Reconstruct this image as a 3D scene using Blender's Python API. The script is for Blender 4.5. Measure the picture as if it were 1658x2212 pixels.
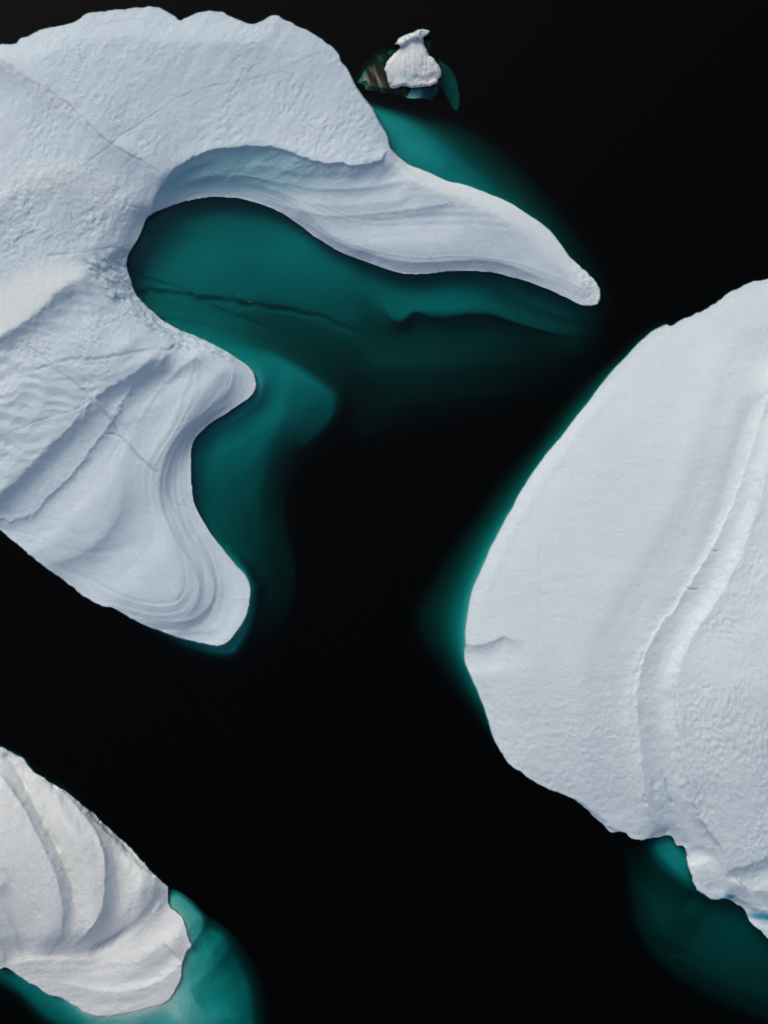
import bpy, math
import numpy as np

# ------------------------------------------------------------------ camera, light, exposure
for o in list(bpy.data.objects):
    bpy.data.objects.remove(o, do_unlink=True)
sc = bpy.context.scene
COL = sc.collection
H = 330.0                      # flying height of the camera above the water, metres
M = 0.2 * 767.0 / 1658.0       # metres per layout unit
CU, CV = 829.0, 1106.0         # layout point straight below the camera

cam = bpy.data.cameras.new('camera')
cam_o = bpy.data.objects.new('camera', cam)
COL.objects.link(cam_o)
cam_o.location = (0, 0, H)
cam_o.rotation_euler = (0, 0, 0)
cam.sensor_fit = 'VERTICAL'
cam.angle_y = 2 * math.atan(102.4 / H)
cam.clip_end = 20000
cam.clip_start = 1
sc.camera = cam_o

SUN_EL, SUN_AZ = math.radians(47), math.radians(-32)     # azimuth from +Y (north) towards +X
world = bpy.data.worlds.new('World')
sc.world = world
world.use_nodes = True
nt = world.node_tree
nt.nodes.clear()
sky = nt.nodes.new('ShaderNodeTexSky')
sky.sky_type = 'NISHITA'
sky.sun_disc = False
sky.sun_elevation = SUN_EL
sky.sun_rotation = SUN_AZ
sky.air_density = 0.55
sky.dust_density = 2.5
sky.ozone_density = 0.4
bgn = nt.nodes.new('ShaderNodeBackground')
bgn.inputs['Strength'].default_value = 0.10
wo = nt.nodes.new('ShaderNodeOutputWorld')
nt.links.new(sky.outputs[0], bgn.inputs[0])
nt.links.new(bgn.outputs[0], wo.inputs[0])

sun = bpy.data.lights.new('sun', 'SUN')
sun.energy = 0.66
sun.angle = math.radians(30)
sun.color = (1.0, 0.965, 0.88)
sun_o = bpy.data.objects.new('sun', sun)
COL.objects.link(sun_o)
sun_o.location = (0, 0, 200)
sun_o.rotation_euler = (math.pi / 2 - SUN_EL, 0, math.pi - SUN_AZ)

sc.view_settings.view_transform = 'Standard'
sc.view_settings.look = 'None'
sc.view_settings.exposure = 0.46
sc.view_settings.gamma = 1.0
sc.view_settings.use_curve_mapping = False
sc.render.engine = 'CYCLES'
cy = sc.cycles
cy.max_bounces = 8
cy.diffuse_bounces = 3
cy.glossy_bounces = 2
cy.transmission_bounces = 2
cy.transparent_max_bounces = 8
cy.volume_bounces = 0
cy.use_denoising = True

# ------------------------------------------------------------------ small numeric helpers
def srgb(g):
    g = np.asarray(g, float) / 255.0
    return np.where(g <= 0.04045, g / 12.92, ((g + 0.055) / 1.055) ** 2.4)

SIG_G = 0.16                   # absorption of the sea in green, per metre
def dep(g):
    g = np.where(np.asarray(g, float) < 8.5, 0.15, g)      # depth at which white ice is seen through the sea with that much green left
    return np.maximum(-np.log(np.maximum(srgb(g), 0.00004) / 0.50) / (2.35 * SIG_G), 0.05)

def catmull(pts, closed=False, step=3.0):
    """pts: rows (x, y, extra...) -> dense rows, every column interpolated"""
    P = np.asarray(pts, float)
    n = len(P)
    if n == 2 and not closed:
        k = max(2, int(np.hypot(*(P[1] - P[0])[:2]) / step))
        t = np.linspace(0, 1, k)[:, None]
        return P[0] * (1 - t) + P[1] * t
    out = []
    for i in range(n if closed else n - 1):
        if closed:
            p0, p1, p2, p3 = P[i - 1], P[i], P[(i + 1) % n], P[(i + 2) % n]
        else:
            p0, p1, p2, p3 = P[max(i - 1, 0)], P[i], P[i + 1], P[min(i + 2, n - 1)]
        k = max(2, int(math.hypot(p2[0] - p1[0], p2[1] - p1[1]) / step))
        t = np.linspace(0, 1, k, endpoint=False)[:, None]
        q = 0.5 * (2 * p1 + (p2 - p0) * t + (2 * p0 - 5 * p1 + 4 * p2 - p3) * t * t + (3 * p1 - p0 - 3 * p2 + p3) * t ** 3)
        lin = p1 * (1 - t) + p2 * t
        q[:, 2:] = lin[:, 2:]
        out.append(q)
    if not closed:
        out.append(P[-1:])
    return np.vstack(out)

def sstep(a, b, x):
    t = np.clip((x - a) / (b - a), 0, 1)
    return t * t * (3 - 2 * t)

def lattice(ix, iy, seed):
    h = (ix.astype(np.int64) * 374761393 + iy.astype(np.int64) * 668265263 + seed * 1442695041) & 0xFFFFFFFF
    h = ((h ^ (h >> 13)) * 1274126177) & 0xFFFFFFFF
    h = h ^ (h >> 16)
    return (h & 0xFFFF) / 32767.5 - 1.0

def noise(x, y, s, seed=0):
    x = x / s; y = y / s
    ix = np.floor(x); iy = np.floor(y)
    fx = x - ix; fy = y - iy
    fx = fx ** 3 * (fx * (fx * 6 - 15) + 10); fy = fy ** 3 * (fy * (fy * 6 - 15) + 10)
    a = lattice(ix, iy, seed); b = lattice(ix + 1, iy, seed)
    c = lattice(ix, iy + 1, seed); d = lattice(ix + 1, iy + 1, seed)
    return (a * (1 - fx) + b * fx) * (1 - fy) + (c * (1 - fx) + d * fx) * fy

def fbm(x, y, s, seed=0, octv=4, gain=0.5):
    r = 0; a = 1.0
    for k in range(octv):
        ca, sa = math.cos(k * 0.9 + seed), math.sin(k * 0.9 + seed)
        r = r + a * noise(x * ca - y * sa, x * sa + y * ca, s / 2 ** k, seed + k * 7)
        a *= gain
    return r

def afbm(x, y, s, seed=0, octv=4, gain=0.5):
    r = 0; a = 1.0
    for k in range(octv):
        r = r + a * noise(x + 31.7 * k, y + 17.3 * k, s / 2 ** k, seed + k * 7); a *= gain
    return r

def cells(x, y, s, seed=0, jit=0.85):
    """distance to the nearest scattered point, in cell sizes"""
    x = x / s; y = y / s
    ix = np.floor(x); iy = np.floor(y)
    best = np.full(x.shape, 9.0)
    for dx in (-1, 0, 1):
        for dy in (-1, 0, 1):
            cx = ix + dx; cyy = iy + dy
            px = cx + 0.5 + jit * 0.5 * lattice(cx, cyy, seed)
            py = cyy + 0.5 + jit * 0.5 * lattice(cx, cyy, seed + 99)
            best = np.minimum(best, (px - x) ** 2 + (py - y) ** 2)
    return np.sqrt(best)

def blur(a, r):
    r = int(round(r))
    if r < 1: return a
    for _ in range(3):
        for ax in (0, 1):
            p = [(0, 0), (0, 0)]; p[ax] = (r + 1, r)
            c = np.cumsum(np.pad(a, p, mode='edge'), axis=ax)
            n = a.shape[ax]
            if ax == 0: a = (c[2 * r + 1:2 * r + 1 + n] - c[:n]) / (2 * r + 1)
            else: a = (c[:, 2 * r + 1:2 * r + 1 + n] - c[:, :n]) / (2 * r + 1)
    return a

def resize(a, ny, nx):
    yy = np.linspace(0, a.shape[0] - 1, ny); xx = np.linspace(0, a.shape[1] - 1, nx)
    y0 = np.minimum(yy.astype(int), a.shape[0] - 2); x0 = np.minimum(xx.astype(int), a.shape[1] - 2)
    fy = (yy - y0)[:, None]; fx = (xx - x0)[None]
    r = a[y0] * (1 - fy) + a[y0 + 1] * fy
    return r[:, x0] * (1 - fx) + r[:, x0 + 1] * fx

class Grid:
    def __init__(g, x0, y0, x1, y1, s):
        g.x0, g.y0, g.s = x0, y0, s
        g.nx = int((x1 - x0) / s) + 1; g.ny = int((y1 - y0) / s) + 1
        g.x = x0 + np.arange(g.nx) * s; g.y = y0 + np.arange(g.ny) * s
        g.X, g.Y = np.meshgrid(g.x, g.y)
        g.wx = g.X + 14 * noise(g.X, g.Y, 60, 5); g.wy = g.Y + 14 * noise(g.X, g.Y, 60, 6)

    def inside(g, poly):
        px, py = poly[:, 0], poly[:, 1]
        qx, qy = np.roll(px, -1), np.roll(py, -1)
        res = np.zeros((g.ny, g.nx), bool)
        for j, y in enumerate(g.y):
            hit = (py <= y) != (qy <= y)
            if hit.any():
                xs = np.sort(px[hit] + (y - py[hit]) / (qy[hit] - py[hit]) * (qx[hit] - px[hit]))
                res[j] = np.searchsorted(xs, g.x) % 2 == 1
        return res

    def near(g, C, R, closed=False):
        """distance to the curve, signed side (+ = left of travel seen on screen, i.e. smaller
        y when going right) and the curve's own columns at the nearest point; R = reach"""
        D = np.full((g.ny, g.nx), R * 1.0); S = np.ones((g.ny, g.nx)); T = np.zeros((g.ny, g.nx))
        n = len(C); m = n if closed else n - 1
        for i in range(m):
            a = C[i]; b = C[(i + 1) % n]
            i0 = max(0, int((min(a[0], b[0]) - R - g.x0) / g.s)); i1 = min(g.nx, int((max(a[0], b[0]) + R - g.x0) / g.s) + 2)
            j0 = max(0, int((min(a[1], b[1]) - R - g.y0) / g.s)); j1 = min(g.ny, int((max(a[1], b[1]) + R - g.y0) / g.s) + 2)
            if i0 >= i1 or j0 >= j1: continue
            X = g.X[j0:j1, i0:i1]; Y = g.Y[j0:j1, i0:i1]
            ux, uy = b[0] - a[0], b[1] - a[1]
            L = ux * ux + uy * uy + 1e-9
            t = np.clip(((X - a[0]) * ux + (Y - a[1]) * uy) / L, 0, 1)
            d = np.hypot(X - a[0] - t * ux, Y - a[1] - t * uy)
            d0 = D[j0:j1, i0:i1]
            w = d < d0
            d0[w] = d[w]
            S[j0:j1, i0:i1][w] = np.where((Y - a[1]) * ux - (X - a[0]) * uy < 0, 1.0, -1.0)[w]
            T[j0:j1, i0:i1][w] = ((i + t) / m)[w]
        return D, S, T

    def solve(g, curves, lo=2, hi=32):
        """membrane through the curves: rows (x, y, value)"""
        D = [catmull(c, False, 2.0) for c in curves]
        P = np.vstack(D)
        u = None
        f = hi
        while f >= lo:
            ny = max(4, (g.ny - 1) // f + 2); nx = max(4, (g.nx - 1) // f + 2)
            i = np.round((P[:, 0] - g.x0) / (g.s * f)).astype(int); j = np.round((P[:, 1] - g.y0) / (g.s * f)).astype(int)
            k = (i >= 0) & (i < nx) & (j >= 0) & (j < ny)
            acc = np.zeros((ny, nx)); cnt = np.zeros((ny, nx))
            np.add.at(acc, (j[k], i[k]), P[k, 2]); np.add.at(cnt, (j[k], i[k]), 1)
            m = cnt > 0; v = acc / np.maximum(cnt, 1)
            if u is None: u = np.full((ny, nx), P[:, 2].mean())
            else:
                yy = np.minimum(np.arange(ny) / 2, u.shape[0] - 1.001); xx = np.minimum(np.arange(nx) / 2, u.shape[1] - 1.001)
                y0 = yy.astype(int); x0 = xx.astype(int); fy = (yy - y0)[:, None]; fx = (xx - x0)[None]
                r = u[y0] * (1 - fy) + u[y0 + 1] * fy
                u = r[:, x0] * (1 - fx) + r[:, x0 + 1] * fx
            for _ in range(260 if f > 4 else 90):
                u = np.where(m, v, u)
                p = np.pad(u, 1, mode='edge')
                u = 0.25 * (p[:-2, 1:-1] + p[2:, 1:-1] + p[1:-1, :-2] + p[1:-1, 2:])
            u = np.where(m, v, u)
            last = f; f //= 2
        yy = np.minimum(np.arange(g.ny) / last, u.shape[0] - 1.001); xx = np.minimum(np.arange(g.nx) / last, u.shape[1] - 1.001)
        y0 = yy.astype(int); x0 = xx.astype(int); fy = (yy - y0)[:, None]; fx = (xx - x0)[None]
        r = u[y0] * (1 - fy) + u[y0 + 1] * fy
        return r[:, x0] * (1 - fx) + r[:, x0 + 1] * fx

    def fold(g, z, pts, A, w=2.0, Lh=40.0, Ll=40.0, mix=0.5, rag=0.0, ends=(0.15, 0.15), jump=0.15):
        """a scarp: ground on the left of travel stands A higher at the line, both sides easing away"""
        C = catmull(pts, False, 4.0)
        D, S, T = g.near(C, 3.2 * max(Lh, Ll))
        s = D * S
        if rag: s = s + rag * fbm(g.X, g.Y, 14, 31, 3)
        e = sstep(0, ends[0], T) * sstep(0, ends[1], 1 - T) if ends[0] > 0 and ends[1] > 0 else (sstep(0, ends[0], T) if ends[0] > 0 else (sstep(0, ends[1], 1 - T) if ends[1] > 0 else 1.0))
        R = 3.2 * max(Lh, Ll)
        lim = sstep(R, R * 0.6, np.abs(D))
        if A < 0: s = -s; A = -A
        R_ = 3.2 * max(Lh, Ll)
        lo = np.maximum(-s, 0); lo = lo * lo / (lo + w + 1e-6)
        L = Ll
        dn = -(1 - np.exp(-lo / L)) * np.exp(-(lo / (0.85 * R_ + 0.1 * L)) ** 2 * 2) * 1.6
        k = 1 / (1 + np.exp(-np.clip(s / (0.5 * w), -30, 30)))
        up = jump * (k * np.exp(-np.maximum(s, 0) / Lh) + (k - 1) * np.exp(-np.maximum(-s, 0) / L))
        return z + A * e * (up + dn) * lim

    def groove(g, z, pts, A, w=2.5, rag=1.5, ends=(0.1, 0.1)):
        C = catmull(pts, False, 4.0)
        n = C.copy()
        n[:, 0] += rag * fbm(C[:, 0], C[:, 1], 12, 3, 2); n[:, 1] += rag * fbm(C[:, 0], C[:, 1], 12, 8, 2)
        D, S, T = g.near(n, w * 4 + 6)
        e = np.ones_like(T)
        if ends[0] > 0: e = e * sstep(0, ends[0], T)
        if ends[1] > 0: e = e * sstep(0, ends[1], 1 - T)
        p = np.exp(-(D / w) ** 2) * e * (0.75 + 0.35 * noise(g.X, g.Y, 22, 17))
        return z - A * p, p

def rough_line(C, amp, seed=1, s=18.0):
    d = np.roll(C[:, :2], -1, 0) - np.roll(C[:, :2], 1, 0)
    L = np.hypot(d[:, 0], d[:, 1])[:, None] + 1e-9
    n = np.stack([-d[:, 1], d[:, 0]], 1) / L
    a = amp * fbm(C[:, 0], C[:, 1], s, seed, 4, 0.6)
    r = C.copy(); r[:, :2] += n * a[:, None]
    return r

def coast_sd(g, C, R=60.0):
    ins = g.inside(C)
    D, S, T = g.near(C, R, closed=True)
    return np.where(ins, D, -D), ins

# ------------------------------------------------------------------ materials
def node(nt, kind, **kw):
    n = nt.nodes.new(kind)
    for k, v in kw.items(): setattr(n, k, v)
    return n

def ice_material(name, base, tint, grain=0.5, pits=0.5, warm=(0.20, 0.17, 0.14)):
    m = bpy.data.materials.new(name); m.use_nodes = True
    nt = m.node_tree; nt.nodes.clear(); L = nt.links.new
    out = node(nt, 'ShaderNodeOutputMaterial'); b = node(nt, 'ShaderNodeBsdfPrincipled')
    b.inputs['Roughness'].default_value = 0.75
    b.inputs['Specular IOR Level'].default_value = 0.15
    L(b.outputs[0], out.inputs[0])
    geo = node(nt, 'ShaderNodeNewGeometry')
    def nz(scale, detail=4, rough=0.6, vec=None, dist=0.0):
        n = node(nt, 'ShaderNodeTexNoise'); n.inputs['Scale'].default_value = scale; n.inputs['Detail'].default_value = detail
        n.inputs['Roughness'].default_value = rough; n.inputs['Distortion'].default_value = dist
        L(vec or geo.outputs['Position'], n.inputs['Vector']); return n
    def mix(fac, a, c):
        x = node(nt, 'ShaderNodeMix', data_type='RGBA')
        for s, v in (('Factor', fac), ('A', a), ('B', c)):
            sk = [i for i in x.inputs if i.name == s and i.enabled and (s == 'Factor' and i.type == 'VALUE' or s != 'Factor' and i.type == 'RGBA')][0]
            if isinstance(v, (tuple, float, int)): sk.default_value = (*v, 1) if isinstance(v, tuple) else v
            else: L(v, sk)
        return [o for o in x.outputs if o.type == 'RGBA'][0]
    def ramp(src, a, c, lo=0.0, hi=1.0):
        r = node(nt, 'ShaderNodeMapRange'); r.inputs[1].default_value = a; r.inputs[2].default_value = c
        r.inputs[3].default_value = lo; r.inputs[4].default_value = hi; L(src, r.inputs[0]); return r.outputs[0]
    def attr(n):
        a = node(nt, 'ShaderNodeAttribute', attribute_type='GEOMETRY', attribute_name=n); return a.outputs['Fac']
    def math_(op, a, c):
        x = node(nt, 'ShaderNodeMath', operation=op)
        for i, v in enumerate((a, c)):
            if isinstance(v, (int, float)): x.inputs[i].default_value = v
            else: L(v, x.inputs[i])
        return x.outputs[0]
    c = mix(ramp(nz(0.07, 5, 0.6).outputs[0], 0.35, 0.65), base, tint)
    c = mix(ramp(nz(1.6, 3, 0.7).outputs[0], 0.3, 0.75, 0.0, 0.25), c, tuple(min(0.93, v * 1.06) for v in base))
    c = mix(ramp(nz(0.5, 6, 0.75, dist=1.5).outputs[0], 0.58, 0.8, 0.0, 0.22), c, tuple(v * 0.86 for v in tint))
    c = mix(attr('snow_lit'), c, (0.84, 0.90, 0.85))
    c = mix(attr('vein'), c, (0.27, 0.56, 0.61))
    c = mix(attr('pool'), c, (0.05, 0.36, 0.52))
    c = mix(attr('dirt'), c, warm)
    L(c, b.inputs['Base Color'])
    # fine relief: sugary grain, and melt dimples where the surface is rough
    g1 = nz(5.0, 3, 0.75).outputs[0]
    g2 = nz(1.3, 4, 0.6).outputs[0]
    v = node(nt, 'ShaderNodeTexVoronoi', feature='SMOOTH_F1'); v.inputs['Scale'].default_value = 0.9; v.inputs['Smoothness'].default_value = 0.6
    L(nz(0.4, 2).outputs['Color'], v.inputs['Vector'])
    va = node(nt, 'ShaderNodeVectorMath', operation='ADD'); L(geo.outputs['Position'], va.inputs[0]); L(nz(0.5, 3).outputs['Color'], va.inputs[1])
    L(va.outputs[0], v.inputs['Vector'])
    h = math_('ADD', math_('MULTIPLY', g1, 0.26 * grain), math_('MULTIPLY', g2, 0.26 * grain))
    h = math_('ADD', h, math_('MULTIPLY', math_('MULTIPLY', v.outputs['Distance'], attr('rough')), 0.45 * pits))
    bp = node(nt, 'ShaderNodeBump'); bp.inputs['Strength'].default_value = 1.0; bp.inputs['Distance'].default_value = 1.0
    L(h, bp.inputs['Height']); L(bp.outputs[0], b.inputs['Normal'])
    return m

MAT_ICE = ice_material('blue_white_ice', (0.715, 0.82, 0.835), (0.655, 0.77, 0.80))
MAT_RIGHT = ice_material('pale_blue_ice', (0.75, 0.845, 0.835), (0.71, 0.81, 0.815))
MAT_SNOW = ice_material('dry_white_ice', (0.90, 0.935, 0.87), (0.875, 0.91, 0.855), grain=0.8)
MAT_DIRTY = ice_material('dirty_ice', (0.42, 0.44, 0.38), (0.24, 0.24, 0.19), grain=0.8, warm=(0.055, 0.038, 0.026))

# ------------------------------------------------------------------ turning a height field into the parts of one thing
def thing(name, label, cat, loc, group=None):
    o = bpy.data.objects.new(name, None); COL.objects.link(o)
    o.location = loc; o.empty_display_size = 5
    o['label'] = label; o['category'] = cat
    if group: o['group'] = group
    return o

def world_pos(X, Y, Z):
    k = M * (1 - Z / H)
    return np.stack([(X - CU) * k, -(Y - CV) * k, Z], -1)

def build(g, Z, root, parts, mats, attrs, floor=-18.0, fields=None):
    """parts: list of (name, face mask or None); later ones win. One mesh per part, shared border points."""
    P = world_pos(g.X, g.Y, Z)
    def normals(zz):
        q_ = world_pos(g.X, g.Y, zz)
        n_ = np.cross(np.gradient(q_, axis=0), np.gradient(q_, axis=1)); n_ /= np.linalg.norm(n_, axis=-1, keepdims=True) + 1e-12
        n_[n_[..., 2] < 0] *= -1
        return n_
    if fields is None: N = normals(Z)
    else:                       # the waterline wall is near vertical: top and foot keep their own shading
        top, foot = normals(fields[0]), normals(fields[1])
        N = np.where((Z > 0)[..., None], top, foot)
    Pl = (P - np.array(root.location)).reshape(-1, 3); N = N.reshape(-1, 3)
    idx = np.arange(g.ny * g.nx).reshape(g.ny, g.nx)
    q = np.stack([idx[:-1, :-1], idx[1:, :-1], idx[1:, 1:], idx[:-1, 1:]], -1)
    zq = 0.25 * (Z[:-1, :-1] + Z[1:, :-1] + Z[1:, 1:] + Z[:-1, 1:])
    zmax = np.maximum(np.maximum(Z[:-1, :-1], Z[1:, :-1]), np.maximum(Z[1:, 1:], Z[:-1, 1:]))
    own = np.zeros(zq.shape, int)
    for k, (nm, m) in enumerate(parts):
        if m is None: continue
        own[m[:-1, :-1]] = k
    k_foot = [k for k, (nm, m) in enumerate(parts) if nm == 'submerged_foot'][0]
    own[zq < 0] = k_foot
    own[zmax < floor] = -1
    for k, (nm, m) in enumerate(parts):
        F = q[own == k].reshape(-1, 4)
        if not len(F): continue
        u, inv = np.unique(F, return_inverse=True)
        me = bpy.data.meshes.new(nm)
        nf = len(F)
        me.vertices.add(len(u)); me.vertices.foreach_set('co', Pl[u].astype(np.float32).ravel())
        me.loops.add(nf * 4); me.loops.foreach_set('vertex_index', inv.astype(np.int32).ravel())
        me.polygons.add(nf); me.polygons.foreach_set('loop_start', np.arange(0, nf * 4, 4, dtype=np.int32))
        me.polygons.foreach_set('use_smooth', np.ones(nf, bool))
        for an, av in attrs.items():
            a = me.attributes.new(an, 'FLOAT', 'POINT'); a.data.foreach_set('value', av.ravel()[u].astype(np.float32))
        me.update(calc_edges=True)
        me.normals_split_custom_set_from_vertices(N[u].astype(np.float32))
        me.materials.append(mats.get(nm, mats['*']))
        o = bpy.data.objects.new(nm, me); COL.objects.link(o); o.parent = root

def G(rows):                    # rows (x, y, green seen) -> (x, y, -depth)
    return [(x, y, -float(dep(v))) for x, y, v in rows]

def Gc(val, pts): return G([(x, y, val) for x, y in pts])
def Zc(val, pts): return [(x, y, val) for x, y in pts]

def shore_parts(coast):
    """coast rows (x, y, edge height, green below water)"""
    C = catmull(coast, True, 3.0)
    return C

DEEP = 0.2
PX = 2.162

# ================================================================== big hooked iceberg, upper left
LC = [  # x, y, height of the ice edge, green seen in the water just outside
 (-60,108,8,6),(-25,98,8,6),(0,94,8,6),(30,93,8,6),(45,83,8,6),(60,75,8,6),(95,60,8,6),(120,55,8,6),(160,45,8,6),(190,27,8,6),(250,20,8,6),(300,16,8,6),
 (325,12,8,6),(350,18,8,6),(375,32,8,6),(390,42,8,6),(410,33,8,6),(440,22,8,6),(480,25,8,6),(500,35,8,6),(545,51,8,6),(570,40,8,6),
 (593,30,8,6),(620,44,8,6),(650,57,8,6),(680,75,8,6),(715,98,7.5,6),(735,124,7,6),(745,140,6.5,6),(761,171,6,10),(779,202,5.5,60),(803,233,5,112),(818,262,4.5,118),
 (834,288,4,120),(841,314,3.5,120),(848,326,3,120),(880,354,2,118),(918,368,1.2,114),(966,390,.8,110),(1006,399,.8,106),(1064,421,.8,96),(1108,441,.8,86),
 (1144,465,.8,74),(1181,491,.8,62),(1210,525,.8,52),(1228,551,.8,44),(1240,563,.8,38),(1266,585,.9,30),(1281,600,1,25),(1290,615,1,20),(1297,633,1,18),(1290,657,1,28),
 (1266,661,.8,84),(1247,657,.6,84),(1199,633,.5,84),(1151,614,.4,86),(1103,600,.3,88),(1065,590,.3,90),(1008,586,.3,92),(960,588,.3,92),(907,594,.3,92),
 (859,590,.3,92),(803,571,.3,96),(753,553,.3,98),(709,531,.3,100),(671,506,.3,100),(634,478,.3,100),(590,453,.3,98),(546,437,.3,96),(509,429,.3,94),
 (452,427,.3,92),(409,434,.3,96),(365,448,.4,100),(330,462,1.2,106),(317,472,1.6,110),(310,490,1.7,110),(299,514,1.7,108),(288,532,1.7,104),(276,556,1.6,100),(275,578,1.4,92),
 (283,603,1.2,80),(295,636,.6,78),(317,660,.5,84),(347,686,.5,92),(383,709,.5,96),(420,724,.5,102),(456,740,.5,106),(492,760,.5,112),(522,779,.5,118),
 (544,799,.4,122),(554,824,.3,132),(551,844,.3,136),(540,859,.3,134),(525,870,.3,126),(492,893,.3,118),(456,914,.3,112),(430,939,.3,110),(417,960,.3,108),
 (413,993,.3,106),(415,1043,.3,98),(421,1085,.3,96),(438,1122,.3,92),(463,1160,.3,96),(488,1193,.3,108),(513,1223,.2,128),(534,1248,.15,148),
 (542,1277,.15,142),(538,1314,.15,136),(529,1339,.2,145),(500,1381,.3,140),(479,1394,.4,136),(459,1395,.5,130),(417,1387,.6,115),(375,1375,.7,88),(313,1352,1,62),
 (275,1333,1.3,20),(250,1316,1.6,7),(221,1310,1.8,6),(188,1295,2,6),(158,1273,2,6),(121,1243,2.2,6),(79,1210,2.4,6),(38,1177,2.6,6),(0,1147,3,6),
 (-60,1100,3,6),(-140,1020,4,6),(-230,900,4,6),(-290,700,5,6),(-290,450,6,6),(-240,250,7,6),(-150,140,8,6)]
g = Grid(-340, -60, 1420, 1520, PX)
C = catmull(LC, True, 3.0)
keep = C[:, 3] < 40
amp = np.where(keep, 1.9, 0.7)
C2 = rough_line(C, 1.0, 4)
C2[:, :2] = C[:, :2] + (C2[:, :2] - C[:, :2]) * amp[:, None]
sd, ins = coast_sd(g, C2, 60)

rim = [(326,468),(332,440),(345,410),(370,376),(400,350),(440,332),(480,321),(512,318),(580,318),(620,328),(660,343),(700,354),(735,352),(762,361),(800,352),(827,345),(833,322)]
ridges = [[(x, y, h) for x, y, h, _ in LC + LC[:1]]]
ridges += [
 [(x, y, z) for (x, y), z in zip(rim, [3,3.8,4.6,5.4,6,6.4,6.6,6.7,6.8,6.8,6.7,6.6,6.5,6.3,6,5.6,4.6])],
 [(-200,60,10),(0,128,13),(60,165,13),(130,210,12.8),(180,255,12.6),(230,298,12.4),(300,340,10),(350,385,7)],
 [(240,305,9.6),(380,215,8.6),(520,172,8.2),(680,115,8)],
 [(90,120,11.5),(250,80,11),(400,90,11),(560,90,10.5)],
 [(-200,480,12),(0,430,13.2),(90,385,13.2),(150,368,12),(230,400,10),(290,450,5.5)],
 [(-200,300,10.5),(0,300,11.2),(100,310,11.6),(180,330,12)],
 [(-200,690,12),(0,600,11.5),(100,552,10.6),(200,534,8),(270,530,3.6)],
 [(-200,830,13),(0,730,14),(75,680,13.4),(140,620,12.4),(180,600,11),(185,578,10)],
 [(180,570,8.4),(219,630,6.4),(255,657,5),(292,687,4.2),(339,724,3.6),(365,746,3.2)],
 [(-200,1000,10),(0,900,10.5),(90,850,10.2),(190,800,9.2),(280,740,8.6)],
 [(-100,1110,8),(0,1062,8),(60,1010,8),(120,952,8),(180,898,8),(205,862,7.8),(330,770,6.6)],
 [(-60,1105,5),(0,1082,5.6),(65,1030,5.8),(125,970,6),(185,915,6.2),(240,850,6)],
 [(352,782,5.4),(310,812,5.2),(265,872,5.2),(232,922,5),(195,977,4.8),(150,1032,4.6),(95,1087,4.2),(45,1122,3.8)],
 [(430,765,3.4),(375,810,3.8),(330,860,4),(290,930,3.9),(255,1000,3.9),(235,1060,4.2)],
 [(250,1010,4.3),(225,1090,4.4),(170,1150,3.9),(110,1180,3.2)],
 [(480,800,2.6),(440,850,2.9),(380,930,3.2),(335,1010,3.1),(325,1080,3.2),(355,1170,3.2),(385,1250,3),(370,1310,2.4),(280,1290,2.6),(200,1240,2.6)],
 # hollow wall and spit
 [(350,428,2.0),(400,393,3.2),(450,370,3.9),(520,360,4.4),(600,370,4.5),(680,386,4.6),(760,395,4.8),(830,378,4.6),(850,360,4.2)],
 [(380,428,0.9),(450,402,1.7),(540,402,2.2),(630,425,2.8),(720,445,3.6),(820,440,4.0),(900,415,3.8)],
 [(843,335,5),(895,384,4.4),(985,420,3.8),(1100,475,3.2),(1200,560,2.4),(1265,625,1.9)],
 [(640,440,2.8),(720,500,2.3),(800,530,2.2),(900,548,2.1),(1000,545,2.1),(1100,560,1.9),(1200,605,1.5)],
]
ridges = [[(x, y, z if z < 6 else 6 + (z - 6) * 0.45) for x, y, z in r_] for r_ in ridges]
Za = g.solve(ridges)
Za = blur(Za, 3)
Z_smooth = Za.copy()
X, Y = g.X, g.Y
# rim of the hollow, crest scarps, terraces
Za = g.fold(Za, rim, 0.8, 1.2, 30, 26, rag=2.5, ends=(0.06, 0.03), jump=0.5)
Za = g.fold(Za, [(-40,110),(0,128),(60,165),(130,210),(180,255),(230,300),(300,342),(360,388)], 0.8, 3, 30, 46, 0.5, rag=3)
Za = g.fold(Za, [(700,105),(600,150),(520,174),(430,192),(380,217),(310,262),(240,308)], -0.12, 2.5, 60, 60, 0.5, rag=1.5)
Za = g.fold(Za, [(-60,760),(0,730),(75,681),(140,621),(182,602)], 1.3, 4, 40, 32, 0.5, rag=3, ends=(0.05, 0.2))
Za = g.fold(Za, [(205,862),(190,880),(150,925),(120,955),(60,1015),(0,1070),(-80,1115)][::-1], 1.15, 2.0, 40, 24, 0.6, rag=3.5, ends=(0.03, 0.05), jump=0.1)
Za = g.fold(Za, [(345,755),(300,800),(240,835),(205,862)][::-1], 1.2, 2.2, 30, 20, 0.6, rag=4, ends=(0.05, 0.3))
Za = g.fold(Za, [(365,728),(352,780),(312,808),(268,868),(234,918),(197,973),(152,1028),(97,1084),(45,1124),(0,1124),(-60,1115)][::-1], 1.05, 1.6, 22, 26, 0.55, rag=4.0, ends=(0.03, 0.1))
Za = g.fold(Za, [(430,766),(377,810),(334,858),(294,928),(262,996),(248,1040)][::-1], 0.7, 3.0, 22, 22, 0.5, ends=(0.4, 0.06))
Za = g.fold(Za, [(268,980),(270,1040),(258,1100),(232,1148),(190,1188),(150,1206),(110,1216),(80,1208)], -1.2, 8, 46, 36, 0.5, ends=(0.45, 0.15))
Za = g.fold(Za, [(470,752),(500,785),(504,818),(488,850),(450,884),(405,920),(368,965),(350,1020),(345,1065),(358,1120),(388,1178),(418,1225),(432,1268),(425,1305),(400,1332),(360,1338)], -0.8, 2.6, 34, 20, 0.5, ends=(0.2, 0.1))
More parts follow.
